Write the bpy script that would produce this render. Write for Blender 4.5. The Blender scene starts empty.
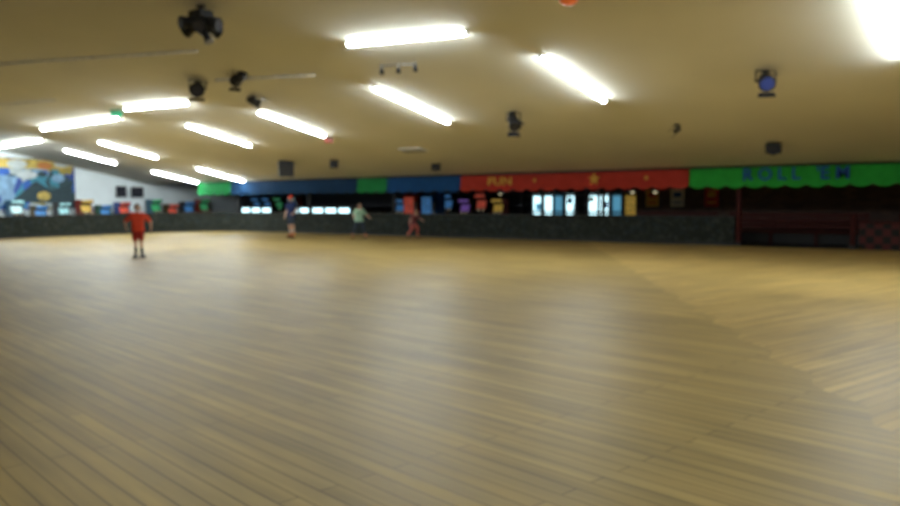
import bpy, bmesh, math, random
from mathutils import Vector, Matrix, Euler
random.seed(4)
S = bpy.context.scene
try:
    S.view_settings.view_transform = 'Standard'
    S.view_settings.look = 'None'
except Exception as e:
    print(e)

# ------------------------------------------------------------------ materials
def nodes_of(name):
    m = bpy.data.materials.new(name); m.use_nodes = True
    return m, m.node_tree, m.node_tree.nodes['Principled BSDF']

def mat(name, col, rough=0.6, metal=0.0, emis=0.0, ecol=None, nscale=6.0, namt=0.12, spec=0.5):
    m, nt, b = nodes_of(name)
    tc = nt.nodes.new('ShaderNodeTexCoord')
    no = nt.nodes.new('ShaderNodeTexNoise'); no.inputs['Scale'].default_value = nscale
    no.inputs['Detail'].default_value = 3
    nt.links.new(tc.outputs['Object'], no.inputs['Vector'])
    r = nt.nodes.new('ShaderNodeValToRGB')
    r.color_ramp.elements[0].position = 0.3; r.color_ramp.elements[1].position = 0.7
    r.color_ramp.elements[0].color = [c*(1-namt) for c in col]+[1]
    r.color_ramp.elements[1].color = [min(1, c*(1+namt)) for c in col]+[1]
    nt.links.new(no.outputs['Fac'], r.inputs['Fac'])
    nt.links.new(r.outputs['Color'], b.inputs['Base Color'])
    b.inputs['Roughness'].default_value = rough
    b.inputs['Metallic'].default_value = metal
    b.inputs['Specular IOR Level'].default_value = spec
    if emis:
        b.inputs['Emission Color'].default_value = list(ecol or col)+[1]
        b.inputs['Emission Strength'].default_value = emis
    return m

def plank_mat(name, rot, c1, c2, mort, rough):
    m, nt, b = nodes_of(name)
    tc = nt.nodes.new('ShaderNodeTexCoord')
    mp = nt.nodes.new('ShaderNodeMapping'); mp.inputs['Rotation'].default_value = (0, 0, rot)
    nt.links.new(tc.outputs['Object'], mp.inputs['Vector'])
    br = nt.nodes.new('ShaderNodeTexBrick')
    br.inputs['Scale'].default_value = 1.0
    br.inputs['Brick Width'].default_value = 2.6
    br.inputs['Row Height'].default_value = 0.13
    br.inputs['Mortar Size'].default_value = 0.008
    br.inputs['Mortar Smooth'].default_value = 0.3
    br.inputs['Color1'].default_value = c1+(1,)
    br.inputs['Color2'].default_value = c2+(1,)
    br.inputs['Mortar'].default_value = mort+(1,)
    br.offset = 0.37
    nt.links.new(mp.outputs['Vector'], br.inputs['Vector'])
    mp2 = nt.nodes.new('ShaderNodeMapping'); mp2.inputs['Scale'].default_value = (0.45, 5, 1)
    nt.links.new(mp.outputs['Vector'], mp2.inputs['Vector'])
    g = nt.nodes.new('ShaderNodeTexNoise'); g.inputs['Scale'].default_value = 1.4; g.inputs['Detail'].default_value = 4
    nt.links.new(mp2.outputs['Vector'], g.inputs['Vector'])
    gr = nt.nodes.new('ShaderNodeValToRGB')
    gr.color_ramp.elements[0].position = .3; gr.color_ramp.elements[0].color = (.68, .68, .68, 1)
    gr.color_ramp.elements[1].position = .72; gr.color_ramp.elements[1].color = (1.18, 1.18, 1.18, 1)
    nt.links.new(g.outputs['Fac'], gr.inputs['Fac'])
    mx = nt.nodes.new('ShaderNodeMix'); mx.data_type = 'RGBA'; mx.blend_type = 'MULTIPLY'
    mx.inputs[0].default_value = 1
    nt.links.new(br.outputs['Color'], mx.inputs[6]); nt.links.new(gr.outputs['Color'], mx.inputs[7])
    w = nt.nodes.new('ShaderNodeTexNoise'); w.inputs['Scale'].default_value = .35; w.inputs['Detail'].default_value = 3
    nt.links.new(tc.outputs['Object'], w.inputs['Vector'])
    wr = nt.nodes.new('ShaderNodeValToRGB')
    wr.color_ramp.elements[0].position = .35; wr.color_ramp.elements[0].color = (.88, .88, .88, 1)
    wr.color_ramp.elements[1].position = .65; wr.color_ramp.elements[1].color = (1.05, 1.05, 1.05, 1)
    nt.links.new(w.outputs['Fac'], wr.inputs['Fac'])
    mx2 = nt.nodes.new('ShaderNodeMix'); mx2.data_type = 'RGBA'; mx2.blend_type = 'MULTIPLY'
    mx2.inputs[0].default_value = 1
    nt.links.new(mx.outputs[2], mx2.inputs[6]); nt.links.new(wr.outputs['Color'], mx2.inputs[7])
    nt.links.new(mx2.outputs[2], b.inputs['Base Color'])
    rr = nt.nodes.new('ShaderNodeMapRange')
    rr.inputs['To Min'].default_value = rough-.06; rr.inputs['To Max'].default_value = rough+.08
    nt.links.new(g.outputs['Fac'], rr.inputs['Value'])
    nt.links.new(rr.outputs['Result'], b.inputs['Roughness'])
    b.inputs['Specular IOR Level'].default_value = .25
    return m

def speckle_mat(name, base, cols, scale, rough=.95):
    m, nt, b = nodes_of(name)
    tc = nt.nodes.new('ShaderNodeTexCoord')
    v = nt.nodes.new('ShaderNodeTexVoronoi'); v.inputs['Scale'].default_value = scale
    nt.links.new(tc.outputs['Object'], v.inputs['Vector'])
    sp = nt.nodes.new('ShaderNodeSeparateColor')
    nt.links.new(v.outputs['Color'], sp.inputs['Color'])
    r = nt.nodes.new('ShaderNodeValToRGB'); r.color_ramp.interpolation = 'CONSTANT'
    r.color_ramp.elements[0].color = base+(1,)
    r.color_ramp.elements[1].position = .6; r.color_ramp.elements[1].color = cols[0]+(1,)
    n = len(cols)
    for i, c in enumerate(cols[1:]):
        e = r.color_ramp.elements.new(.6+.4*(i+1)/n); e.color = c+(1,)
    nt.links.new(sp.outputs[0], r.inputs['Fac'])
    nt.links.new(r.outputs['Color'], b.inputs['Base Color'])
    b.inputs['Roughness'].default_value = rough
    b.inputs['Specular IOR Level'].default_value = .15
    return m

def checker_mat(name, c1, c2, scale):
    m, nt, b = nodes_of(name)
    tc = nt.nodes.new('ShaderNodeTexCoord')
    mp = nt.nodes.new('ShaderNodeMapping'); mp.inputs['Location'].default_value = (.03, .03, .03)
    c = nt.nodes.new('ShaderNodeTexChecker'); c.inputs['Scale'].default_value = scale
    c.inputs['Color1'].default_value = c1+(1,); c.inputs['Color2'].default_value = c2+(1,)
    nt.links.new(tc.outputs['Object'], mp.inputs['Vector']); nt.links.new(mp.outputs['Vector'], c.inputs['Vector'])
    nt.links.new(c.outputs['Color'], b.inputs['Base Color']); b.inputs['Roughness'].default_value = .5
    b.inputs['Specular IOR Level'].default_value = .2
    return m

def brick_mat(name):
    m, nt, b = nodes_of(name)
    tc = nt.nodes.new('ShaderNodeTexCoord')
    mp = nt.nodes.new('ShaderNodeMapping'); mp.inputs['Rotation'].default_value = (math.pi/2, 0, 0)
    br = nt.nodes.new('ShaderNodeTexBrick'); br.inputs['Scale'].default_value = 1
    br.inputs['Brick Width'].default_value = .3; br.inputs['Row Height'].default_value = .11
    br.inputs['Mortar Size'].default_value = .01
    br.inputs['Color1'].default_value = (.085, .04, .026, 1); br.inputs['Color2'].default_value = (.045, .02, .015, 1)
    br.inputs['Mortar'].default_value = (.05, .04, .03, 1)
    nt.links.new(tc.outputs['Object'], mp.inputs['Vector']); nt.links.new(mp.outputs['Vector'], br.inputs['Vector'])
    nt.links.new(br.outputs['Color'], b.inputs['Base Color']); b.inputs['Roughness'].default_value = .85
    return m

def mural_mat(name):
    m, nt, b = nodes_of(name)
    tc = nt.nodes.new('ShaderNodeTexCoord')
    v = nt.nodes.new('ShaderNodeTexVoronoi'); v.inputs['Scale'].default_value = 1.5
    nz = nt.nodes.new('ShaderNodeTexNoise'); nz.inputs['Scale'].default_value = 1.5
    nt.links.new(tc.outputs['Object'], nz.inputs['Vector'])
    ad = nt.nodes.new('ShaderNodeVectorMath'); ad.operation = 'ADD'
    nt.links.new(tc.outputs['Object'], ad.inputs[0]); nt.links.new(nz.outputs['Color'], ad.inputs[1])
    nt.links.new(ad.outputs[0], v.inputs['Vector'])
    sp = nt.nodes.new('ShaderNodeSeparateColor'); nt.links.new(v.outputs['Color'], sp.inputs['Color'])
    r = nt.nodes.new('ShaderNodeValToRGB'); r.color_ramp.interpolation = 'CONSTANT'
    cols = [(.02, .10, .4), (.2, .34, .5), (.02, .05, .06), (.35, .26, .04), (.04, .22, .3), (.4, .45, .45), (.03, .1, .12), (.03, .07, .28)]
    r.color_ramp.elements[0].color = cols[0]+(1,)
    r.color_ramp.elements[1].position = .125; r.color_ramp.elements[1].color = cols[1]+(1,)
    for i, c in enumerate(cols[2:]):
        e = r.color_ramp.elements.new((i+2)/8); e.color = c+(1,)
    nt.links.new(sp.outputs[0], r.inputs['Fac']); nt.links.new(r.outputs['Color'], b.inputs['Base Color'])
    b.inputs['Roughness'].default_value = .6
    return m

M = {}
M['plankA'] = plank_mat('maple_boards_long', math.radians(10), (.42, .295, .100), (.34, .235, .078), (.19, .13, .045), .46)
M['plankB'] = plank_mat('maple_boards_turned', math.radians(-74), (.53, .365, .128), (.44, .30, .10), (.23, .16, .055), .47)  # browner boards; lighter base colour also paints in their brighter reflection
M['ceil'] = mat('ceiling_plaster', (.74, .71, .61), .9, nscale=.25, namt=.06)
M['white'] = mat('white_wall_paint', (.86, .92, .94), .8, nscale=1.5, namt=.04)
M['tan'] = mat('tan_wall_paint', (.58, .54, .46), .85, nscale=1, namt=.08)
M['dark'] = mat('dark_wall_paint', (.05, .05, .06), .8)
M['carpet'] = speckle_mat('speckled_carpet', (.020, .023, .020), [(.032, .038, .03), (.044, .05, .044), (.026, .036, .04)], 12)
M['floorcarpet'] = speckle_mat('arcade_carpet', (.015, .015, .022), [(.05, .02, .06), (.02, .05, .06), (.06, .05, .02)], 6)
M['trimdark'] = mat('dark_rail_laminate', (.03, .03, .028), .6, spec=.25)
M['black'] = mat('black_metal', (.012, .012, .014), .5, spec=.3)
M['blackm'] = mat('black_plastic', (.02, .02, .022), .6, spec=.3)
M['grey'] = mat('grey_metal', (.25, .25, .25), .4, .6)
M['lens'] = mat('spot_lens_blue', (.02, .04, .16), .15, emis=.05, ecol=(.03, .12, .8))
M['lensd'] = mat('spot_lens_dark', (.04, .04, .05), .1)
M['fixt'] = mat('fixture_enamel', (.75, .75, .72), .4)
M['tube'] = mat('fluorescent_diffuser', (.9, .9, .9), .5, emis=108, ecol=(.88, .98, 1.0))
M['green'] = mat('banner_green', (.025, .31, .04), .85, nscale=3, spec=.1)
M['red'] = mat('banner_red', (.36, .035, .022), .85, nscale=3, spec=.1)
M['blue'] = mat('banner_blue', (.012, .06, .18), .85, nscale=3, spec=.08)
M['teal'] = mat('banner_teal', (.010, .035, .085), .85, nscale=3, spec=.08)
M['dgreen'] = mat('banner_dark_green', (.015, .18, .05), .85, nscale=3, spec=.1)
M['lblue'] = mat('letter_blue', (.02, .09, .34), .7, spec=.2)
M['lyel'] = mat('letter_yellow', (.58, .32, .05), .7, spec=.2)
M['brick'] = brick_mat('dark_brick')
M['checker'] = checker_mat('red_black_checker', (.075, .015, .015), (.010, .010, .010), 4.5)
M['maroon'] = mat('maroon_wood', (.05, .006, .005), .6, nscale=12, spec=.15)
M['mural'] = mural_mat('mural_paint')
M['day'] = mat('daylit_glass', (.6, .8, .85), .2, emis=2.2, ecol=(.6, .92, 1))
M['day2'] = mat('tinted_glass', (.1, .3, .35), .2, emis=.5, ecol=(.15, .5, .75))
M['case'] = mat('lit_display_case', (.6, .75, .8), .2, emis=2.6, ecol=(.6, .92, 1))
M['alu'] = mat('aluminium_frame', (.10, .10, .11), .4, .7)
M['lam'] = mat('counter_laminate', (.10, .07, .05), .5)
M['exitg'] = mat('exit_green', (.02, .4, .2), .5, emis=.4, ecol=(.02, .6, .3))
M['exitr'] = mat('exit_red', (.3, .02, .01), .5, emis=.1, ecol=(.7, .04, .02))
M['orange'] = mat('orange_beacon_plastic', (.7, .12, .02), .3, emis=.2, ecol=(.9, .2, .03))
M['bulb'] = mat('warm_bulb', (.9, .8, .5), .3, emis=1.0)
M['pipe'] = mat('painted_conduit', (.82, .80, .74), .6)
scr_cols = [(.06, .2, .45), (.05, .3, .12), (.5, .08, .05), (.5, .32, .06), (.2, .1, .4), (.3, .55, .6)]
M['scr'] = [mat('game_screen', c, .2, emis=.4, nscale=9, namt=.8) for c in scr_cols]
cab_cols = [(.02, .06, .3), (.02, .12, .07), (.25, .03, .02), (.03, .03, .04), (.12, .08, .03), (.02, .1, .16)]
M['cab'] = [mat('cabinet_laminate', c, .4) for c in cab_cols]

# ------------------------------------------------------------------ mesh builder
class MB:
    def __init__(s): s.bm = bmesh.new(); s.mats = []
    def mi(s, m):
        if m not in s.mats: s.mats.append(m)
        return s.mats.index(m)
    def _fin(s, verts, m, smooth=False):
        fs = set()
        for v in verts:
            for f in v.link_faces: fs.add(f)
        i = s.mi(m)
        for f in fs: f.material_index = i; f.smooth = smooth
    def box(s, c, sz, m, rot=None, bev=0):
        R = Euler(rot).to_matrix().to_4x4() if rot else Matrix.Identity(4)
        X = Matrix.Translation(c) @ R @ Matrix.Diagonal((sz[0], sz[1], sz[2], 1))
        vs = bmesh.ops.create_cube(s.bm, size=1, matrix=X)['verts']
        s._fin(vs, m)
        if bev:
            es = list({e for v in vs for e in v.link_edges})
            bmesh.ops.bevel(s.bm, geom=es, offset=bev, segments=2, affect='EDGES', profile=.5)
    def cyl(s, p0, p1, r0, r1, m, seg=16):
        p0 = Vector(p0); p1 = Vector(p1); d = p1-p0
        q = d.to_track_quat('Z', 'Y').to_matrix().to_4x4()
        X = Matrix.Translation((p0+p1)/2) @ q
        vs = bmesh.ops.create_cone(s.bm, cap_ends=True, segments=seg, radius1=r0, radius2=r1, depth=d.length, matrix=X)['verts']
        s._fin(vs, m, False)
        for v in vs:
            for f in v.link_faces:
                if len(f.verts) == 4: f.smooth = True
    def ball(s, c, sz, m, rot=None, u=16, v=10):
        R = Euler(rot).to_matrix().to_4x4() if rot else Matrix.Identity(4)
        X = Matrix.Translation(c) @ R @ Matrix.Diagonal((sz[0], sz[1], sz[2], 1))
        vs = bmesh.ops.create_uvsphere(s.bm, u_segments=u, v_segments=v, radius=1, matrix=X)['verts']
        s._fin(vs, m, True)
    def prism(s, pts, vec, m):
        vec = Vector(vec)
        a = [s.bm.verts.new(p) for p in pts]; b = [s.bm.verts.new(Vector(p)+vec) for p in pts]
        n = len(a)
        s.bm.faces.new(a); s.bm.faces.new(b[::-1])
        for i in range(n): s.bm.faces.new((a[i], b[i], b[(i+1) % n], a[(i+1) % n]))
        s._fin(a+b, m)
    def loft(s, rings, m, smooth=True, caps=True, closed=True):
        R = [[s.bm.verts.new(p) for p in r] for r in rings]
        n = len(R[0]); allv = [v for r in R for v in r]
        for k in range(len(R)-1):
            for i in range(n if closed else n-1):
                j = (i+1) % n
                s.bm.faces.new((R[k][i], R[k][j], R[k+1][j], R[k+1][i]))
        s._fin(allv, m, smooth)
        if caps:
            f1 = s.bm.faces.new(R[0][::-1]); f2 = s.bm.faces.new(R[-1])
            for f in (f1, f2): f.material_index = s.mi(m); f.smooth = False
    def addmesh(s, me, matlist, X=None):
        base = len(s.bm.verts); fb = len(s.bm.faces)
        s.bm.from_mesh(me); s.bm.verts.ensure_lookup_table(); s.bm.faces.ensure_lookup_table()
        idx = [s.mi(m) for m in matlist]
        for f in s.bm.faces[fb:]: f.material_index = idx[min(f.material_index, len(idx)-1)]
        if X is not None:
            for v in s.bm.verts[base:]: v.co = X @ v.co
    def finish(s, name, loc=(0, 0, 0), rz=0, sc=1.0):
        bmesh.ops.recalc_face_normals(s.bm, faces=s.bm.faces)
        me = bpy.data.meshes.new(name); s.bm.to_mesh(me); s.bm.free()
        for m in s.mats: me.materials.append(m)
        o = bpy.data.objects.new(name, me); S.collection.objects.link(o)
        o.location = loc; o.rotation_euler = (0, 0, rz); o.scale = (sc, sc, sc)
        return o

def cz(y): return 7.86-.2*y if y > 2 else 7.46+.2*(y-2)

# ------------------------------------------------------------------ room shell
XL, XR, YB, YF, YE = -42.0, 14.0, 33.0, -14.0, 26.2
sx = lambda y: -10.7+(22-y)*10/16.0     # mitre seam between the two board directions
bm = bmesh.new()
def f2(pts, mi):
    f = bm.faces.new([bm.verts.new(p) for p in pts]); f.material_index = mi; f.normal_update()
    if f.normal.z < 0: f.normal_flip()
seam = []
N = 84
for i in range(N+1):
    y = YF+(YE-YF)*i/N
    seam.append((sx(y)+(.10 if i % 2 else -.10), y, 0))
f2([(-36.1, YF, 0)]+seam+[(-36.1, YE, 0)], 0)
f2([(XR, YE, 0)]+seam[::-1]+[(XR, YF, 0)], 1)
f2([(XL, YF, 0), (-36.1, YF, 0), (-36.1, YE, 0), (XL, YE, 0)], 2)
f2([(XL, YE, 0), (XR, YE, 0), (XR, YB, 0), (XL, YB, 0)], 2)
me = bpy.data.meshes.new('floor'); bm.to_mesh(me); bm.free()
for k_ in ('plankA', 'plankB', 'floorcarpet'): me.materials.append(M[k_])
S.collection.objects.link(bpy.data.objects.new('floor', me))

b = MB()
b.prism([(XL, YE, cz(YE)), (XL, 2, cz(2)), (XL, YF, cz(YF)), (XL, YF, cz(YF)+.2), (XL, 2, cz(2)+.2), (XL, YE, cz(YE)+.2)], (XR-XL, 0, 0), M['ceil'])
b.finish('ceiling')
b = MB(); b.box(((XL+XR)/2, (YE+YB)/2, cz(YE)+.1), (XR-XL, YB-YE, .2), M['dark']); b.finish('ceiling_concourse')

b = MB()
b.prism([(XL, YF, 0), (XL, YB, 0), (XL, YB, cz(YE)), (XL, YE, cz(YE)), (XL, 2, cz(2)), (XL, YF, cz(YF))], (-.2, 0, 0), M['white'])
b.finish('wall_left')
b = MB()
b.prism([(XR, YF, 0), (XR, YB, 0), (XR, YB, cz(YE)), (XR, YE, cz(YE)), (XR, 2, cz(2)), (XR, YF, cz(YF))], (.2, 0, 0), M['tan'])
b.finish('wall_right')
b = MB(); b.box(((XL+XR)/2, YF-.1, cz(YF)/2), (XR-XL, .2, cz(YF)), M['tan']); b.finish('wall_front')
b = MB(); b.box(((XL+XR)/2, YB+.1, cz(YE)/2), (XR-XL, .2, cz(YE)), M['dark']); b.finish('wall_back')
b = MB(); b.box((.7, 29.1, 1.31), (26.6, .2, 2.6), M['brick']); b.finish('wall_brick')
b = MB(); b.box((XL+.02, (YF+YB)/2, .08), (.03, YB-YF, .16), M['trimdark']); b.finish('baseboard_left')
b = MB(); b.box((.7, 28.98, .08), (26.6, .03, .16), M['trimdark']); b.finish('baseboard_back')

path = [(-36, YF+.05), (-36, 5), (-36, 22.2)]
for k in range(1, 9):
    a = math.pi-(math.pi/2)*k/8
    path.append((-32+4*math.cos(a), 22.2+4*math.sin(a)))
path += [(-24, 26.2), (-16, 26.2), (-7.9, 26.2)]
def wallpath(b, path, w, z0, z1, m):
    rings = []
    for i, p in enumerate(path):
        a = Vector(path[max(0, i-1)]); c = Vector(path[min(len(path)-1, i+1)])
        t = (c-a).normalized(); n = Vector((-t.y, t.x))
        p = Vector(p); l = p+n*w/2; r = p-n*w/2
        rings.append([(l.x, l.y, z0), (r.x, r.y, z0), (r.x, r.y, z1), (l.x, l.y, z1)])
    b.loft(rings, m, smooth=False)
b = MB()
wallpath(b, path, .2, .0, .95, M['carpet'])
wallpath(b, path, .28, .95, .99, M['trimdark'])
wallpath(b, path, .22, .0, .09, M['trimdark'])
b.finish('rink_knee_wall')
b = MB()
b.box((4.8, 26.2, .4), (18.0, .2, .8), M['checker'])
b.box((4.8, 26.2, .82), (18.0, .28, .05), M['maroon'])
b.finish('rink_checker_wall')
for x, h in ((-7.78, 1.9), (-4.4, 1.1)):
    b = MB()
    b.box((x, 26.2, h/2), (.12, .14, h), M['maroon'], bev=.01); b.box((x, 26.2, h-.02), (.16, .18, .04), M['maroon'], bev=.008)
    b.box((x, 26.2, .06), (.17, .19, .12), M['trimdark'])
    b.finish('gate_post')

def bench(x0, x1, y):
    b = MB(); L = x1-x0; c = (x0+x1)/2
    b.box((c, y, .45), (L, .42, .06), M['maroon'], bev=.01)
    for z in (.62, .80, .98): b.box((c, y+.24+.05*(z-.6), z), (L, .035, .13), M['maroon'], rot=(-.15, 0, 0))
    b.box((c, y+.02, .22), (L-.1, .04, .34), M['blackm'])
    n = 4
    for k in range(n):
        x = x0+.08+(L-.16)*k/(n-1)
        b.box((x, y-.14, .21), (.06, .06, .42), M['maroon'])
        b.box((x, y+.2, .21), (.06, .06, .42), M['maroon'])
        b.box((x, y+.23, .75), (.05, .06, .68), M['maroon'], rot=(-.15, 0, 0))
    b.finish('skate_bench')
bench(-8.6, -4.2, 27.6)
bench(-3.4, 1.2, 27.6)
bench(-12.3, -9.2, 28.2)

def poster(x, z, w, h, m, m2, y=28.98):
    b = MB()
    b.box((x, y, z), (w, .03, h), M['blackm'], bev=.005); b.box((x, y-.018, z), (w-.08, .01, h-.08), m)
    b.box((x, y-.025, z+h*.15), (w*.5, .008, h*.25), m2); b.box((x, y-.025, z-h*.25), (w*.6, .008, h*.08), m2)
    b.finish('framed_poster')
for x, m, m2 in ((-11.9, M['lyel'], M['red']), (-10.9, M['tan'], M['blue']), (-9.6, M['red'], M['lyel']), (-2.2, M['blue'], M['tan'])):
    poster(x, 1.6, .6, .75, m, m2)

for x in (-33.9, -28.5, -23.0, -12.8, 2.0):
    b = MB()
    b.cyl((x, 26.55, 0), (x, 26.55, 2.6), .07, .07, M['blackm'])
    b.cyl((x, 26.55, 0), (x, 26.55, .05), .14, .14, M['blackm'])
    b.cyl((x, 26.55, 2.52), (x, 26.55, 2.6), .13, .13, M['blackm'])
    b.finish('support_column')

# ------------------------------------------------------------------ scalloped banners
def banner(x0, x1, m, zb=1.93, per=.62):
    b = MB(); n = max(1, round((x1-x0)/per)); step = (x1-x0)/n
    top = []; mid = []; bot = []
    N = n*8
    for k in range(N+1):
        x = x0+(x1-x0)*k/N
        ph = (k % 8)/8
        dz = -.10*math.sin(math.pi*ph)
        yy = 26.02+.02*math.sin(x*2.1)
        top.append((x, 26.06, 2.57)); mid.append((x, yy, zb+.18)); bot.append((x, yy-.03, zb+.06+dz))
    rings = [top, mid, bot]
    back = [[(p[0], p[1]+.02, p[2]) for p in r] for r in rings]
    b.loft(rings, m, caps=False, closed=False); b.loft(back, m, caps=False, closed=False)
    b.cyl((x0, 26.08, 2.56), (x1, 26.08, 2.56), .025, .025, M['blackm'], 8)
    return b.finish('awning_banner')
banner(-9.38, 13.9, M['green'])
banner(-18.94, -9.42, M['red'])
banner(-22.98, -18.98, M['blue'])
banner(-24.78, -23.02, M['dgreen'])
banner(-33.88, -24.82, M['teal'])
banner(-36.7, -33.92, M['dgreen'])

def text(body, x, z, size, m, w=None, name='banner_lettering'):
    c = bpy.data.curves.new(name, 'FONT'); c.body = body; c.size = size; c.extrude = .01; c.offset = .008
    c.align_x = 'CENTER'; c.align_y = 'CENTER'
    o = bpy.data.objects.new(name, c); S.collection.objects.link(o)
    o.location = (x, 25.97, z); o.rotation_euler = (math.pi/2, 0, 0)
    c.materials.append(m)
    bpy.context.view_layer.update()
    if w:
        o.scale.x = w/max(.01, o.dimensions.x)
    return o
text("R O L L   'E M", -6.05, 2.31, .54, M['lblue'], 3.1)
text("FUN", -17.0, 2.28, .42, M['lyel'], 1.1)
for sx0, rr_ in ((-12.9, .24), (-15.4, .1), (-10.9, .1)):
    b = MB(); pts = []
    for k in range(10):
        r = rr_ if k % 2 == 0 else rr_*.43; a = math.pi/2+k*math.pi/5
        pts.append((sx0+r*math.cos(a), 25.96, 2.3+r*math.sin(a)))
    b.prism(pts, (0, .02, 0), M['lyel']); b.finish('banner_star')

# ------------------------------------------------------------------ fluorescent fixtures
def fixture(p, q, w=.14):
    P = Vector((p[0], p[1], cz(p[1]))); Q = Vector((q[0], q[1], cz(q[1])))
    t = (Q-P).normalized(); n = Vector((0, -.2 if p[1] > 2 else .2, -1)).normalized()
    n = (n-t*n.dot(t)).normalized(); s = t.cross(n).normalized()
    b = MB()
    def ring(c, r0, dep, k=10):
        out = []
        for i in range(k+1):
            a = math.pi*i/k
            out.append(c + s*r0*math.cos(a) + n*(.05+dep*math.sin(a)))
        return out
    def rect(c, hw, d0, d1): return [c-s*hw+n*d0, c+s*hw+n*d0, c+s*hw+n*d1, c-s*hw+n*d1]
    b.loft([rect(P, w*.5, .005, .05), rect(Q, w*.5, .005, .05)], M['fixt'], smooth=False)
    a, c = P+t*.03, Q-t*.03
    b.loft([ring(a, w*.48, w*.45), ring(c, w*.48, w*.45)], M['tube'])
    for e, d in ((P, t), (Q, -t)):
        b.loft([ring(e, w*.5, w*.5), ring(e+d*.03, w*.5, w*.5)], M['fixt'], smooth=False)
    b.finish('fluorescent_ceiling_light')
fx = [((-8.95, 15.3), (-8.95, 18.6)), ((-14.5, 15.9), (-14.5, 19.3)), ((-20.3, 16.7), (-20.3, 19.7)),
      ((-24.9, 17.2), (-25, 20.2)), ((-32.6, 18.1), (-32.7, 21.)), ((-36.9, 18.8), (-37.1, 21.5)),
      ((-36.8, 23.3), (-36.7, 26.0)), ((-32.7, 23.1), (-32.8, 26.0)),
      ((-41.4, 17.6), (-35.6, 17.2)), ((-33.1, 16), (-26.9, 15.8)), ((-25.3, 15.1), (-21.9, 15.3)), ((-12.8, 13.2), (-9.7, 13.6)),
      ((-2.1, 14.3), (-2.1, 17.8)), ((4.5, 14.5), (4.5, 18.)), ((-2.1, 4), (-2.1, 7.4)), ((4.5, 4), (4.5, 7.4)),  # after the first: unseen fixtures out of frame, added for illumination
      ((-8.9, -4), (-8.9, -7.4)), ((-20.3, -4), (-20.3, -7.4))]  # these two are unseen as well, added to light the hall
for p, q in fx: fixture(p, q, .18 if p[0] == -2.1 and p[1] > 10 else .125)

# ------------------------------------------------------------------ ceiling hardware
def spot(x, y, z, aim, L=.42, r=.13, lens='lensd', name='stage_spotlight'):
    b = MB(); c = Vector((x, y, z)); a = Vector(aim).normalized()
    top = cz(y)-.02
    b.cyl((x, y, top), (x, y, top-.03), .08, .08, M['black'])
    b.cyl((x, y, top), (x, y, z+r+.06), .02, .02, M['black'], 8)
    side = a.cross(Vector((0, 0, 1))).normalized()
    hw = r+.04
    b.cyl(c+side*hw, c+side*hw+Vector((0, 0, r+.06)), .018, .018, M['black'], 8)
    b.cyl(c-side*hw, c-side*hw+Vector((0, 0, r+.06)), .018, .018, M['black'], 8)
    b.cyl(c-side*hw+Vector((0, 0, r+.06)), c+side*hw+Vector((0, 0, r+.06)), .018, .018, M['black'], 8)
    b.cyl(c-side*(hw+.02), c+side*(hw+.02), .03, .03, M['black'], 8)
    b.cyl(c-a*L*.5, c-a*L*.25, r*.55, r*.85, M['black'])
    b.cyl(c-a*L*.25, c+a*L*.35, r*.85, r*.95, M['black'])
    b.cyl(c+a*L*.35, c+a*L*.5, r*1.1, r*1.15, M['black'])
    b.cyl(c+a*L*.49, c+a*L*.505, r*.9, r*.9, M[lens])
    up = side.cross(a).normalized()
    for s_ in (1, -1):
        p = c+a*(L*.5+.06)+up*s_*(r*1.25)
        b.prism([p-side*r-a*.07, p+side*r-a*.07, p+side*r*1.2+a*.07+up*s_*.04, p-side*r*1.2+a*.07+up*s_*.04], up*s_*.008, M['black'])
    return b.finish(name)
spot(-19.5, 13.9, 4.85, (.7, -.6, -.3), L=.62, r=.19)
spot(-17.6, 13.9, 4.97, (-.9, .2, -.25), L=.58, r=.15)
spot(-19.0, 15.5, 4.58, (.6, .7, -.4), L=.42, r=.13)
spot(-11.9, 18.9, 3.80, (.5, -.4, -.8), L=.5, r=.16)
spot(-4.75, 17.7, 4.10, (.5, -1, -.6), L=.4, r=.16, lens='lens')
spot(-8.0, 21.2, 3.46, (-.6, -.5, -.4), L=.2, r=.05)
b = MB(); X, Y, Z = -14.4, 10.4, 5.42; top = cz(Y)-.03
b.cyl((X, Y, top), (X, Y, Z+.1), .03, .03, M['black'], 8)
b.cyl((X, Y, top), (X, Y, top-.03), .1, .1, M['black'])
b.box((X, Y, Z+.12), (.42, .36, .2), M['black'], bev=.02)
for k in range(6):
    a = k*math.pi/3+.3
    d = Vector((math.cos(a), math.sin(a), -.2-.25*(k % 2))).normalized(); c = Vector((X, Y, Z))
    b.cyl(c+d*.05, c+d*.4, .09, .13, M['black']); b.cyl(c+d*.4, c+d*.46, .14, .14, M['black'])
    b.cyl(c+d*.455, c+d*.465, .12, .12, M['lensd'])
b.ball((X, Y, Z), (.2, .2, .16), M['black'])
d = Vector((.5, .2, -1)).normalized(); c = Vector((X, Y, Z-.1))
b.cyl(c, c+d*.38, .05, .09, M['black']); b.cyl(c+d*.36, c+d*.4, .1, .1, M['grey'])
b.finish('disco_effect_light')
def speaker(x, y, z, w, h, dp, rz):
    b = MB(); top = cz(y)-.02
    b.box((0, 0, 0), (w, dp, h), M['black'], bev=.015)
    b.cyl((0, -dp/2-.012, h*-.15), (0, -dp/2+.01, h*-.15), w*.36, w*.36, M['blackm'], 24)
    b.cyl((0, -dp/2-.02, h*-.15), (0, -dp/2+.01, h*-.15), w*.12, w*.12, M['black'], 16)
    b.cyl((0, -dp/2-.012, h*.32), (0, -dp/2+.01, h*.32), w*.14, w*.14, M['blackm'], 16)
    for s_ in (1, -1): b.cyl((s_*w*.3, 0, h/2), (s_*w*.3, 0, top-z), .012, .012, M['black'], 6)
    b.finish('hanging_speaker', (x, y, z), rz)
speaker(-26.0, 22.9, 2.95, .65, .68, .45, .9)
speaker(-23.2, 23.0, 3.07, .34, .32, .25, .8)
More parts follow.
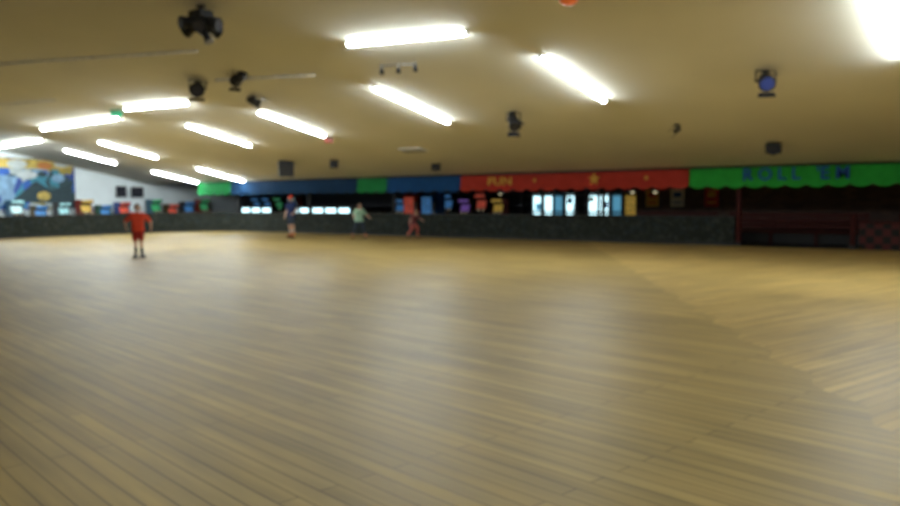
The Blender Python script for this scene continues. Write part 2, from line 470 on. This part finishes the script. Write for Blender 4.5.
speaker(-18.8, 24.2, 2.85, .34, .26, .2, .5)
speaker(-6.05, 23.5, 2.97, .42, .26, .28, .2)
b = MB(); T = cz(12.65)-.04
b.cyl((-6.8, 12.65, T), (-6.8, 12.65, T-.06), .16, .16, M['black'], 20)
b.cyl((-6.8, 12.65, T-.06), (-6.8, 12.65, T-.16), .19, .17, M['orange'], 20)
b.ball((-6.8, 12.65, T-.16), (.17, .17, .09), M['orange'])
b.finish('beacon_light')
def exitsign(x, y, z, m, rz, s=1):
    b = MB()
    b.box((0, 0, 0), (.36*s, .06, .22*s), m, bev=.01); b.box((0, 0, .12*s), (.4*s, .09, .03), M['fixt'])
    b.cyl((0, 0, .12*s), (0, 0, cz(y)-z-.02), .012, .012, M['fixt'], 8)
    for k, dx in enumerate((-.12, -.04, .04, .12)):
        b.box((dx*s, -.035, 0), (.015, .01, .12*s), M['fixt'])
        if k in (0, 3): b.box((dx*s+.02*(1 if k == 0 else 0), -.035, .055*s), (.05, .01, .015), M['fixt'])
    b.finish('exit_sign', (x, y, z), rz)
exitsign(-25.9, 15.1, 4.66, M['exitg'], .9)
exitsign(-20.35, 19.95, 3.74, M['exitr'], .8, .8)
b = MB(); X, Y = -12.4, 14.5; T = cz(Y)-.13
b.cyl((X-.5, Y-.1, T+.02), (X+.5, Y+.1, T-.02), .018, .018, M['grey'], 8)
for k, dx in enumerate((-.45, 0, .45)):
    p = Vector((X+dx, Y+dx*.2, T))
    b.cyl(p+Vector((0, 0, .08)), p-Vector((0, 0, .06)), .012, .012, M['grey'], 8)
    b.cyl(p-Vector((0, 0, .06)), p+Vector((.08, -.08, -.18)), .04, .06, M['blackm'], 12)
b.finish('track_light')
b = MB(); y = 22.2; x = -18.3
P = Matrix.Translation((x, y, cz(y)-.02)) @ Euler((math.atan(-.2), 0, 0)).to_matrix().to_4x4()
b.box((0, 0, 0), (1.1, .5, .03), M['fixt'])
for k in range(6): b.box((0, -.2+.08*k, -.02), (1.0, .02, .02), M['grey'], rot=(.5, 0, 0))
for v in b.bm.verts: v.co = P @ v.co
b.finish('ceiling_vent')
for nm, p, q in (('ceiling_conduit_1', (-27, 10.3), (-17.1, 12.2)), ('ceiling_conduit_2', (-33, 13.0), (-27.2, 13.6)), ('ceiling_conduit_3', (-18.8, 14), (-15.4, 14.6))):  # thin conduit pipes clipped under the ceiling, not trim strips
    b = MB(); A = Vector((p[0], p[1], cz(p[1])-.05)); B = Vector((q[0], q[1], cz(q[1])-.05))
    b.cyl(A, B, .035, .035, M['pipe'], 8)
    for k in range(4):
        c = A.lerp(B, (k+.5)/4); b.box(c+Vector((0, 0, .02)), (.05, .12, .06), M['pipe'])
    b.finish(nm)

# ------------------------------------------------------------------ left wall: mural, TVs
b = MB()
b.box((XL+.03, 14.6, 2.55), (.04, 14.6, 2.65), M['mural'])
x = XL+.055
def oval(cy, czz, ry, rz_, m, n=20):
    b.prism([(x, cy+ry*math.cos(2*math.pi*k/n), czz+rz_*math.sin(2*math.pi*k/n)) for k in range(n)], (.012, 0, 0), m)
yel = mat('mural_yellow', (.5, .36, .08), .6, nscale=3, namt=.5); lb = mat('mural_sky', (.2, .34, .5), .6, nscale=3, namt=.4); dk = mat('mural_dark', (.012, .035, .045), .6)
wht = mat('mural_white', (.5, .55, .55), .6); orr = mat('mural_orange', (.5, .18, .04), .6)
b.prism([(x, 17.9, 3.35), (x, 21.8, 3.3), (x, 21.8, 3.8), (x, 17.9, 3.82)], (.01, 0, 0), yel)
oval(18.9, 3.55, .5, .22, wht); oval(20.3, 3.5, .4, .2, orr); oval(21.2, 3.6, .4, .16, wht)
x += .014
b.prism([(x, 18.5, 1.6), (x, 19.8, 2.7), (x, 20.6, 2.2), (x, 21.7, 2.6), (x, 21.8, 1.5)], (.01, 0, 0), dk)
b.prism([(x, 17.2, 1.9), (x, 17.8, 3.0), (x, 18.9, 2.9), (x, 18.6, 2.0)], (.01, 0, 0), lb)
oval(21.0, 2.85, .35, .22, lb); oval(20.2, 1.9, .35, .25, yel); oval(19.4, 3.0, .5, .2, wht)
b.finish('wall_mural')
def tv(y, z, w, h):
    b = MB()
    b.box((XL+.2, y, z), (.07, w, h), M['black'], bev=.01); b.box((XL+.24, y, z), (.012, w-.06, h-.06), M['lensd'])
    b.box((XL+.09, y, z), (.16, .12, .12), M['grey']); b.finish('wall_television')
tv(24.5, 2.15, .6, .62); tv(25.5, 2.12, .75, .6)

# ------------------------------------------------------------------ arcade cabinets
def arcade(x, y, rz, ci, si, h=1.75, w=.68):
    b = MB(); c = M['cab'][ci]; s = M['scr'][si]; k = h/1.75
    prof = [(.38, 0), (-.30, 0), (-.30, .82), (-.40, .92), (-.40, .98), (-.18, 1.05), (-.06, 1.48), (-.28, 1.56), (-.28, 1.75), (.38, 1.75)]
    for sx_ in (-w/2, w/2-.03):
        b.prism([(sx_, p[0], p[1]*k) for p in prof], (.03, 0, 0), c)
    inner = [(.36, .02), (-.27, .02), (-.27, .82), (-.36, .93), (-.36, .96), (-.15, 1.03), (-.03, 1.47), (-.25, 1.58), (-.25, 1.73), (.36, 1.73)]
    b.prism([(-w/2+.03, p[0], p[1]*k) for p in inner], (w-.06, 0, 0), M['blackm'])
    b.prism([(-w/2+.08, -.148, 1.08*k), (w/2-.08, -.148, 1.08*k), (w/2-.08, -.05, 1.44*k), (-w/2+.08, -.05, 1.44*k)], (0, -.012, 0), s)
    b.box((0, -.262, 1.655*k), (w-.1, .02, .13*k), s)
    b.box((0, -.28, .45*k), (w*.4, .02, .35*k), M['grey'])
    b.box((0, -.292, .5*k), (w*.12, .01, .06*k), M['exitr'])
    for dx in (-.15, .15):
        b.cyl((dx, -.3, .97*k), (dx, -.32, 1.05*k), .008, .008, M['grey'], 8); b.ball((dx, -.32, 1.06*k), (.022, .022, .022), M['exitr'], u=8, v=6)
        for j in range(3): b.cyl((dx+.05+.03*j, -.27, .99*k), (dx+.05+.03*j, -.275, 1.01*k), .011, .011, M['bulb'], 8)
    b.finish('arcade_cabinet', (x, y, 0), rz)
R90 = math.pi/2
k = 0
for y, si in [(15.5, 4), (17.0, 0), (18.4, 5), (19.6, 0), (20.8, 5), (22.0, 3), (23.1, 0), (24.2, 2), (26.2, 1), (27.3, 2), (28.4, 0), (29.5, 1)]:
    arcade(-41.2, y, R90, (k*5+1) % 6, si, h=1.4+.3*((k*7) % 3)/2); k += 1
for x, si in [(-27.4, 0), (-26.4, 5), (-25.2, 2), (-24.2, 0), (-23.1, 4), (-22.1, 2), (-21.1, 3)]:
    arcade(x, 32.2, 0, (k*5+2) % 6, si, h=1.6+.25*(k % 2)); k += 1
for x in [-39.4, -38.4, -37.3, -36.0]:
    arcade(x, 32.3, 0, (k*5) % 6, (0, 1, 5, 0)[k % 4], h=1.75); k += 1

def vending(x, y, m, s):
    b = MB()
    b.box((0, 0, .95), (.9, .75, 1.8), m, bev=.02); b.box((-.1, -.38, 1.15), (.58, .02, 1.1), s)
    for z in (.8, 1.05, 1.3, 1.55): b.box((-.1, -.395, z), (.56, .01, .015), M['blackm'])
    b.box((.32, -.385, 1.2), (.14, .02, .5), M['grey']); b.box((-.1, -.385, .35), (.5, .02, .2), M['blackm'])
    for dx in (-.35, .35): b.box((dx, 0, .025), (.1, .6, .05), M['blackm'])
    b.finish('vending_machine', (x, y, 0))
vending(-24.3, 29.6, M['red'], M['scr'][2]); vending(-23.2, 29.6, M['blue'], M['scr'][0])
vending(-14.0, 32.4, M['cab'][4], M['scr'][3])

def counter(x0, x1, y):
    b = MB(); L = x1-x0; c = (x0+x1)/2
    b.box((c, y, .4), (L, .7, .8), M['lam'], bev=.01); b.box((c, y, .04), (L-.1, .6, .08), M['blackm'])
    n = max(2, round(L/.95))
    for k in range(n):
        xa = x0+L*(k+.5)/n
        b.box((xa, y-.28, 1.03), (L/n-.24, .03, .26), M['case'])
        b.box((x0+L*k/n, y-.1, 1.02), (.06, .44, .44), M['alu'])
    b.box((x1, y-.1, 1.02), (.06, .44, .44), M['alu'])
    b.box((c, y, 1.26), (L+.1, .76, .05), M['lam'], bev=.01)
    b.box((c, y+.1, 1.02), (L-.1, .3, .4), M['blackm'])
    b.finish('lit_display_counter')
counter(-37.3, -34.6, 29.6); counter(-33.3, -28.4, 29.6)
b = MB()
b.box((-31.6, 31.9, .5), (6.4, .6, 1.0), M['lam']); b.box((-31.6, 31.9, 1.03), (6.6, .75, .05), M['maroon'])
for k in range(5): b.box((-34+1.2*k, 31.58, .5), (.04, .03, .9), M['maroon'])
b.finish('back_counter')

# entrance storefront
b = MB()
X0, X1 = -20.2, -14.9; Yd = 32.9
n = 9; w = (X1-X0)/n
for k in range(n+1): b.box((X0+w*k, Yd-.04, 1.15), (.12 if k % 2 else .2, .1, 2.3), M['alu'])
for z in (.06, .95, 1.75, 2.3): b.box(((X0+X1)/2, Yd-.04, z), (X1-X0, .09, .09), M['alu'])
b.box(((X0+X1)/2, Yd-.03, 2.05), (X1-X0, .05, .5), M['blackm'])
for k in range(n):
    mm = M['day'] if k in (1, 2, 4, 6, 7) else (M['day2'] if k in (3, 8) else M['blackm'])
    b.box((X0+w*(k+.5), Yd, .95), (w-.1, .03, 1.7), mm)
    if k in (4, 5): b.box((X0+w*(k+.5)+.2*(1 if k == 4 else -1), Yd-.1, 1.05), (.03, .05, .5), M['grey'])
b.box((X0+w*4.5, Yd-.06, 1.5), (.25, .02, .3), M['blue']); b.box((X0+w*7.5, Yd-.06, 1.3), (.3, .02, .3), M['lblue'])
b.box((X0+w*1.6, Yd-.06, 1.2), (.3, .02, .35), M['day2']); b.box((X0+w*6.4, Yd-.06, 1.55), (.25, .02, .2), M['lyel'])
b.finish('door_1')
def pendant(x, y, m=None):
    b = MB(); b.cyl((x, y, 2.61), (x, y, 2.0), .01, .01, M['black'], 6)
    b.cyl((x, y, 1.83), (x, y, 2.0), .17, .05, M['alu'], 20); b.ball((x, y, 1.84), (.07, .07, .07), m or M['bulb'])
    b.finish('pendant_lamp')
pendant(-11.4, 28.0); pendant(-12.3, 28.0); pendant(-19.6, 30)
def table(x, y):
    b = MB()
    b.cyl((x, y, 0), (x, y, .04), .28, .25, M['black'], 20); b.cyl((x, y, .04), (x, y, .74), .04, .04, M['black'])
    b.cyl((x, y, .74), (x, y, .78), .42, .42, M['maroon'], 28); b.finish('cafe_table')
    for a in (0.4, 2.5, 4.6):
        sx_, sy = x+.75*math.cos(a), y+.75*math.sin(a); b = MB()
        b.cyl((sx_, sy, 0), (sx_, sy, .03), .2, .18, M['black'], 16); b.cyl((sx_, sy, .03), (sx_, sy, .44), .03, .03, M['black'], 10)
        b.cyl((sx_, sy, .44), (sx_, sy, .5), .18, .17, M['red'], 20); b.finish('cafe_stool')
for x in (-26.5, -21, -18.2, -15.2): table(x, 28.2)

# ------------------------------------------------------------------ people
def skinned(verts, edges, radii, roots, levels):
    me = bpy.data.meshes.new('tmp'); me.from_pydata(verts, edges, []); me.update()
    o = bpy.data.objects.new('tmp', me); S.collection.objects.link(o)
    sk = o.modifiers.new('s', 'SKIN'); sk.use_smooth_shade = True
    if not me.skin_vertices:
        bpy.context.view_layer.objects.active = o; o.select_set(True)
        bpy.ops.mesh.customdata_skin_add()
    for i, v in enumerate(me.skin_vertices[0].data):
        r = radii[i]; v.radius = r if isinstance(r, tuple) else (r, r); v.use_root = i in roots
    sb = o.modifiers.new('b', 'SUBSURF'); sb.levels = levels; sb.render_levels = levels
    bpy.context.view_layer.update()
    dg = bpy.context.evaluated_depsgraph_get()
    r = bpy.data.meshes.new_from_object(o.evaluated_get(dg))
    bpy.data.objects.remove(o)
    return r

SKIN = mat('skin', (.55, .32, .22), .5, nscale=20, namt=.05)
LIP = mat('lips', (.4, .12, .1), .5); EYE = mat('eye_white', (.75, .75, .72), .3); IRIS = mat('iris', (.05, .03, .02), .2)

def person(name, loc, rz, H, J, shirt, pants, hair, sock, boot, sleeve=.9, leg=.9, headscale=1.0, cap=None, headyaw=0, bulk=1.0):
    V = {k: Vector(v) for k, v in J.items()}
    names = ['pel', 'spi', 'che', 'nkb', 'nkt']
    for s_ in 'LR': names += [a+s_ for a in ('sho', 'elb', 'fo', 'wri', 'pal', 'hip', 'mth', 'kne', 'cal', 'ank')]
    for s_ in 'LR':
        V['fo'+s_] = V['elb'+s_].lerp(V['wri'+s_], .3)
        V['mth'+s_] = V['hip'+s_].lerp(V['kne'+s_], .5)
        V['cal'+s_] = V['kne'+s_].lerp(V['ank'+s_], .3) + Vector((0, .015, 0))
        V['pal'+s_] = V['wri'+s_] + (V['wri'+s_]-V['elb'+s_]).normalized()*.075
    rad = dict(pel=.135, spi=.125, che=.14, nkb=.085, nkt=.052, sho=.068, elb=.043, fo=.042, wri=.026, pal=.036, hip=.105, mth=.08, kne=.058, cal=.06, ank=.04)
    E = [('pel', 'spi'), ('spi', 'che'), ('che', 'nkb'), ('nkb', 'nkt')]
    for s_ in 'LR':
        E += [('che', 'sho'+s_), ('sho'+s_, 'elb'+s_), ('elb'+s_, 'fo'+s_), ('fo'+s_, 'wri'+s_), ('wri'+s_, 'pal'+s_),
              ('pel', 'hip'+s_), ('hip'+s_, 'mth'+s_), ('mth'+s_, 'kne'+s_), ('kne'+s_, 'cal'+s_), ('cal'+s_, 'ank'+s_)]
    idx = {n_: i for i, n_ in enumerate(names)}
    rr = []
    for n_ in names:
        r = rad.get(n_, rad.get(n_[:-1]))
        if n_[:3] in ('pel', 'spi', 'che', 'hip', 'mth', 'sho'): r *= bulk
        rr.append(r)
    me = skinned([V[n_] for n_ in names], [(idx[a], idx[c]) for a, c in E], rr, {0}, 3)
    bm = bmesh.new(); bm.from_mesh(me)
    nd = (V['nkt']-V['nkb']).normalized(); td = (V['spi']-V['pel']).normalized()
    def region(p):
        best = None
        for a, c in E:
            A, C = V[a], V[c]; d = C-A; t = max(0, min(1, (p-A).dot(d)/d.length_squared))
            dist = (A+d*t-p).length - (.1 if a in ('pel', 'spi', 'che') and c in ('spi', 'che', 'nkb') else 0)
            if best is None or dist < best[0]: best = (dist, a, c, t)
        _, a, c, t = best
        q = p-V['nkb']; h_ = q.dot(nd)
        if h_ > .035 and (q-nd*h_).length < .11 and a[:3] not in ('sho', 'elb'): return 0
        if c == 'nkt': return 1
        if a in ('spi', 'che'): return 1
        if a == 'pel' or a[:3] == 'hip': return 1 if (p-V['pel']).dot(td) > -.075 else 2
        if a[:3] == 'sho': return 1 if t < sleeve else 0
        if a[:3] == 'elb' or a[:2] == 'fo': return 1 if sleeve > 1 else 0
        if a[:3] in ('wri',): return 0
        if a[:3] == 'mth': return 2 if t < leg else 0
        if a[:3] == 'kne': return 2 if leg > 1 else 0
        if a[:3] == 'cal': return 2 if leg > 1 else (3 if t > .3 else 0)
        return 0
    for f in bm.faces: f.material_index = region(f.calc_center_median()); f.smooth = True
    bm.normal_update()
    for v in bm.verts:
        ms = {f.material_index for f in v.link_faces}
        if 1 in ms: v.co += v.normal*.018
        elif 2 in ms: v.co += v.normal*.012
    bm.to_mesh(me); bm.free()
    b = MB(); b.addmesh(me, [SKIN, shirt, pants, sock])
    fv, fe, fr, roots = [], [], [], set()
    for s_ in 'LR':
        sg = 1 if s_ == 'L' else -1
        d = (V['wri'+s_]-V['elb'+s_]).normalized()
        fwd = Vector((0, -1, 0)); fwd = (fwd-d*fwd.dot(d))
        if fwd.length < .3: fwd = Vector((0, 0, 1))-d*d.z
        fwd.normalize(); inn = Vector((-sg, 0, 0)); inn = (inn-d*inn.dot(d)-fwd*inn.dot(fwd)).normalized()
        w = V['wri'+s_]
        for k, ln in enumerate((.075, .083, .077, .06)):
            base = w+d*.07+fwd*(.03-.02*k); p = base; st = len(fv); roots.add(st)
            dirv = d.copy(); fv.append(p); fr.append(.0095)
            for j in range(3):
                dirv = (dirv+inn*.32).normalized(); p = p+dirv*ln*(.45, .32, .23)[j]
                fv.append(p); fr.append((.009, .0083, .007)[j]); fe.append((st+j, st+j+1))
        st = len(fv); roots.add(st); p = w+d*.025+fwd*.022; dirv = (d+fwd*.9+inn*.3).normalized(); fv.append(p); fr.append(.012)
        for j in range(2):
            p = p+dirv*.032; dirv = (dirv+d*.5).normalized(); fv.append(p); fr.append((.0105, .008)[j]); fe.append((st+j, st+j+1))
    b.addmesh(skinned(fv, fe, fr, roots, 1), [SKIN])
    hb = MB(); vs = bmesh.ops.create_uvsphere(hb.bm, u_segments=32, v_segments=24, radius=1)['verts']
    for v in vs:
        x, y, z = v.co
        X = x*.077; Y = y*.096; Z = z*.118
        if z < 0: X *= 1-.32*(-z)**1.4; Y *= 1-.12*(-z)
        if y < 0: Y *= .93
        if y < -.3:
            nz = math.exp(-((x/.17)**2))*math.exp(-(((z+.18)/.2)**2)); Y -= .024*nz
            Y += .008*math.exp(-(((abs(x)-.38)/.18)**2)-(((z-.03)/.13)**2))
            Y -= .006*math.exp(-((x/.3)**2)-(((z+.85)/.15)**2))
        v.co = (X, Y, Z)
    hb._fin(vs, SKIN, True)
    for sg in (1, -1):
        hb.ball((sg*.03, -.079, .004), (.0135, .010, .009), EYE); hb.ball((sg*.03, -.0875, .004), (.006, .003, .006), IRIS)
        hb.ball((sg*.078, .005, -.012), (.011, .02, .032), SKIN, rot=(0, 0, sg*.3))
        hb.ball((sg*.031, -.087, .024), (.017, .004, .0035), hair, rot=(0, sg*.12, 0))
    hb.ball((0, -.084, -.056), (.024, .007, .0065), LIP)
    rings = []
    U = 32
    for k in range(13):
        ring = []
        for q in range(U):
            az = 2*math.pi*q/U; cx, cy = math.sin(az), -math.cos(az)
            hl = -.45+1.0*min(1, max(0, (-cy+.25)/.9))
            ph = math.acos(hl)*k/12
            n_ = 1+.03*math.sin(7*az)*math.sin(5*ph)
            r = math.sin(ph); z = math.cos(ph)
            taper = 1 if k < 12 else .93
            ring.append((cx*r*.085*n_*taper, cy*r*.103*n_*taper+.004, z*.129*n_))
        rings.append(ring)
    hb.loft(rings[1:], hair, caps=False)
    f = [hb.bm.verts.new(p) for p in rings[1]]; ff = hb.bm.faces.new(f); ff.material_index = hb.mi(hair)
    if cap:
        rings = [[(.092*math.cos(t)*math.cos(p_), .112*math.sin(t)*math.cos(p_)+.004, .045+.1*math.sin(p_)) for t in [2*math.pi*q/28 for q in range(28)]] for p_ in (0, .2, .45, .7, .95, 1.2, 1.45)]
        hb.loft(rings, cap)
        hb.prism([(.075*math.cos(a), -.08-.085*math.sin(a), .05) for a in [math.pi*k/12 for k in range(13)]], (0, 0, .008), cap)
    mh = bpy.data.meshes.new('h'); bmesh.ops.recalc_face_normals(hb.bm, faces=hb.bm.faces); hb.bm.to_mesh(mh); hm = hb.mats
    hc = V['nkt'] + Vector((0, -.02, .088*headscale))
    b.addmesh(mh, hm, Matrix.Translation(hc) @ Euler((0, 0, headyaw)).to_matrix().to_4x4() @ Matrix.Scale(headscale, 4))
    for s_ in 'LR':
        A = V['ank'+s_]; sg = 1 if s_ == 'L' else -1
        X = Matrix.Translation((A.x, A.y, A.z-.175)) @ Euler((0, 0, sg*.25)).to_matrix().to_4x4()
        sb = MB(); rings = []
        for (yc, z, rx, ry) in [(-.07, .082, .045, .145), (-.07, .10, .048, .148), (-.06, .125, .046, .135), (-.02, .155, .045, .085), (0, .19, .046, .058), (.003, .24, .05, .058), (.003, .27, .056, .063)]:
            rings.append([(rx*math.cos(t_), yc+ry*math.sin(t_), z) for t_ in [2*math.pi*q/20 for q in range(20)]])
        sb.loft(rings, boot)
        sb.box((0, -.07, .076), (.075, .27, .012), M['blackm']); sb.box((0, -.07, .06), (.035, .22, .03), M['grey'])
        for yy in (-.155, .02):
            sb.cyl((-.05, yy, .03), (.05, yy, .03), .008, .008, M['grey'], 8)
            for xx in (-.047, .047): sb.cyl((xx-.016, yy, .03), (xx+.016, yy, .03), .03, .03, M['black'], 16)
        sb.cyl((0, -.215, .065), (0, -.24, .03), .018, .024, M['blackm'], 12)
        for q in range(5): sb.box((0, -.10+.022*q, .148+.014*q), (.05, .006, .006), EYE, rot=(-.5, 0, 0))
        ms = bpy.data.meshes.new('s'); bmesh.ops.recalc_face_normals(sb.bm, faces=sb.bm.faces); sb.bm.to_mesh(ms)
        b.addmesh(ms, sb.mats, X)
    zmin = min(v.co.z for v in b.bm.verts); zmax = max(v.co.z for v in b.bm.verts)
    sc = H/(zmax-zmin)
    for v in b.bm.verts: v.co.z -= zmin
    return b.finish(name, (loc[0], loc[1], 0), rz, sc)

def base():
    return dict(pel=(0, 0, .98), spi=(0, 0, 1.13), che=(0, .005, 1.33), nkb=(0, .005, 1.47), nkt=(0, -.01, 1.56),
                shoL=(.175, 0, 1.42), shoR=(-.175, 0, 1.42), elbL=(.25, .03, 1.15), elbR=(-.25, .03, 1.15),
                wriL=(.27, -.06, .93), wriR=(-.27, -.06, .93), hipL=(.09, 0, .94), hipR=(-.09, 0, .94),
                kneL=(.11, -.03, .56), kneR=(-.11, -.03, .56), ankL=(.13, .02, .175), ankR=(-.13, .02, .175))
c_red = mat('red_tshirt', (.64, .06, .025), .8, spec=.2); c_reds = mat('dark_red_shorts', (.30, .02, .015), .8, spec=.2)
c_navy = mat('navy_tshirt', (.015, .025, .08), .8, spec=.15); c_dk = mat('dark_denim', (.03, .04, .06), .85, spec=.2)
c_mint = mat('pale_green_tshirt', (.36, .60, .46), .8); c_pink = mat('coral_leggings', (.5, .10, .08), .8)
c_wht = mat('white_cotton', (.55, .52, .5), .8); c_pshirt = mat('maroon_tshirt', (.2, .05, .06), .8)
h_br = mat('brown_hair', (.035, .02, .012), .7); h_bl = mat('black_hair', (.012, .01, .009), .7)
bt_blk = mat('black_skate_boot', (.012, .012, .014), .5); bt_tan = mat('tan_rental_skate_boot', (.45, .16, .06), .5)

J = base()
J.update(elbL=(.40, .04, 1.2), elbR=(-.40, .04, 1.2), wriL=(.40, -.12, 1.0), wriR=(-.36, -.16, 1.02), kneL=(.09, -.04, .56), kneR=(-.09, -.02, .56), ankL=(.10, .05, .175), ankR=(-.09, -.04, .175))
person('skater_in_red', (-20.2, 12.3), 1.02, 1.54, J, c_red, c_reds, h_bl, bt_blk, bt_blk, sleeve=.98, leg=.98, headscale=1.16, bulk=1.32)
J = base()
J.update(elbL=(.27, -.02, 1.17), wriL=(.22, -.22, 1.05), kneL=(.11, -.1, .57), ankL=(.12, -.06, .175), ankR=(-.12, .12, .175), kneR=(-.1, .0, .56))
person('skater_in_navy', (-25.0, 22.25), .3, 1.8, J, c_navy, c_dk, h_br, c_wht, bt_tan, sleeve=.7, leg=.9, cap=c_red)
J = base()
J.update(pel=(0, .06, .92), spi=(0, .02, 1.05), che=(0, -.08, 1.24), nkb=(0, -.12, 1.36), nkt=(0, -.16, 1.44),
         shoL=(.17, -.1, 1.32), shoR=(-.17, -.1, 1.32), elbL=(.34, -.06, 1.12), elbR=(-.3, -.2, 1.1), wriL=(.45, -.2, 1.0), wriR=(-.34, -.38, 1.02),
         hipL=(.09, .05, .88), hipR=(-.09, .05, .88), kneL=(.17, -.14, .55), kneR=(-.17, -.02, .52), ankL=(.26, -.1, .175), ankR=(-.28, .16, .175))
person('skater_in_pale_green', (-22.4, 23.6), 1.0, 1.47, J, c_mint, c_dk, h_br, c_wht, bt_tan, sleeve=.9, leg=1.1, headscale=1.1, bulk=1.15)
J = base()
J.update(pel=(0, .16, .82), spi=(0, .1, .95), che=(0, -.06, 1.13), nkb=(0, -.14, 1.23), nkt=(0, -.2, 1.3),
         shoL=(.16, -.1, 1.2), shoR=(-.16, -.1, 1.2), elbL=(.3, -.16, 1.02), elbR=(-.3, -.1, 1.0), wriL=(.32, -.36, .95), wriR=(-.42, -.2, .88),
         hipL=(.09, .14, .78), hipR=(-.09, .14, .78), kneL=(.15, -.16, .56), kneR=(-.16, -.06, .5), ankL=(.18, -.08, .175), ankR=(-.26, .22, .175))
person('skater_in_coral_leggings', (-20.7, 25.1), 1.4, 1.2, J, c_pshirt, c_pink, h_br, c_wht, bt_tan, sleeve=.9, leg=1.1, headscale=1.2, bulk=1.15)

# ------------------------------------------------------------------ world + camera
w = bpy.data.worlds.new('world'); S.world = w; w.use_nodes = True
w.node_tree.nodes['Background'].inputs[0].default_value = (.02, .02, .025, 1)
cd = bpy.data.cameras.new('camera'); cam = bpy.data.objects.new('camera', cd); S.collection.objects.link(cam)
cd.sensor_width = 36; cd.lens = 31.2; cd.clip_end = 200
R = Matrix.Rotation(math.radians(36.87), 4, 'Z') @ Matrix.Rotation(math.radians(90-3.95), 4, 'X') @ Matrix.Rotation(math.radians(-.38), 4, 'Z')
cam.matrix_world = Matrix.Translation((0, 0, 1.6)) @ R
cd.dof.use_dof = True; cd.dof.focus_distance = .85; cd.dof.aperture_fstop = 6.0
S.camera = cam
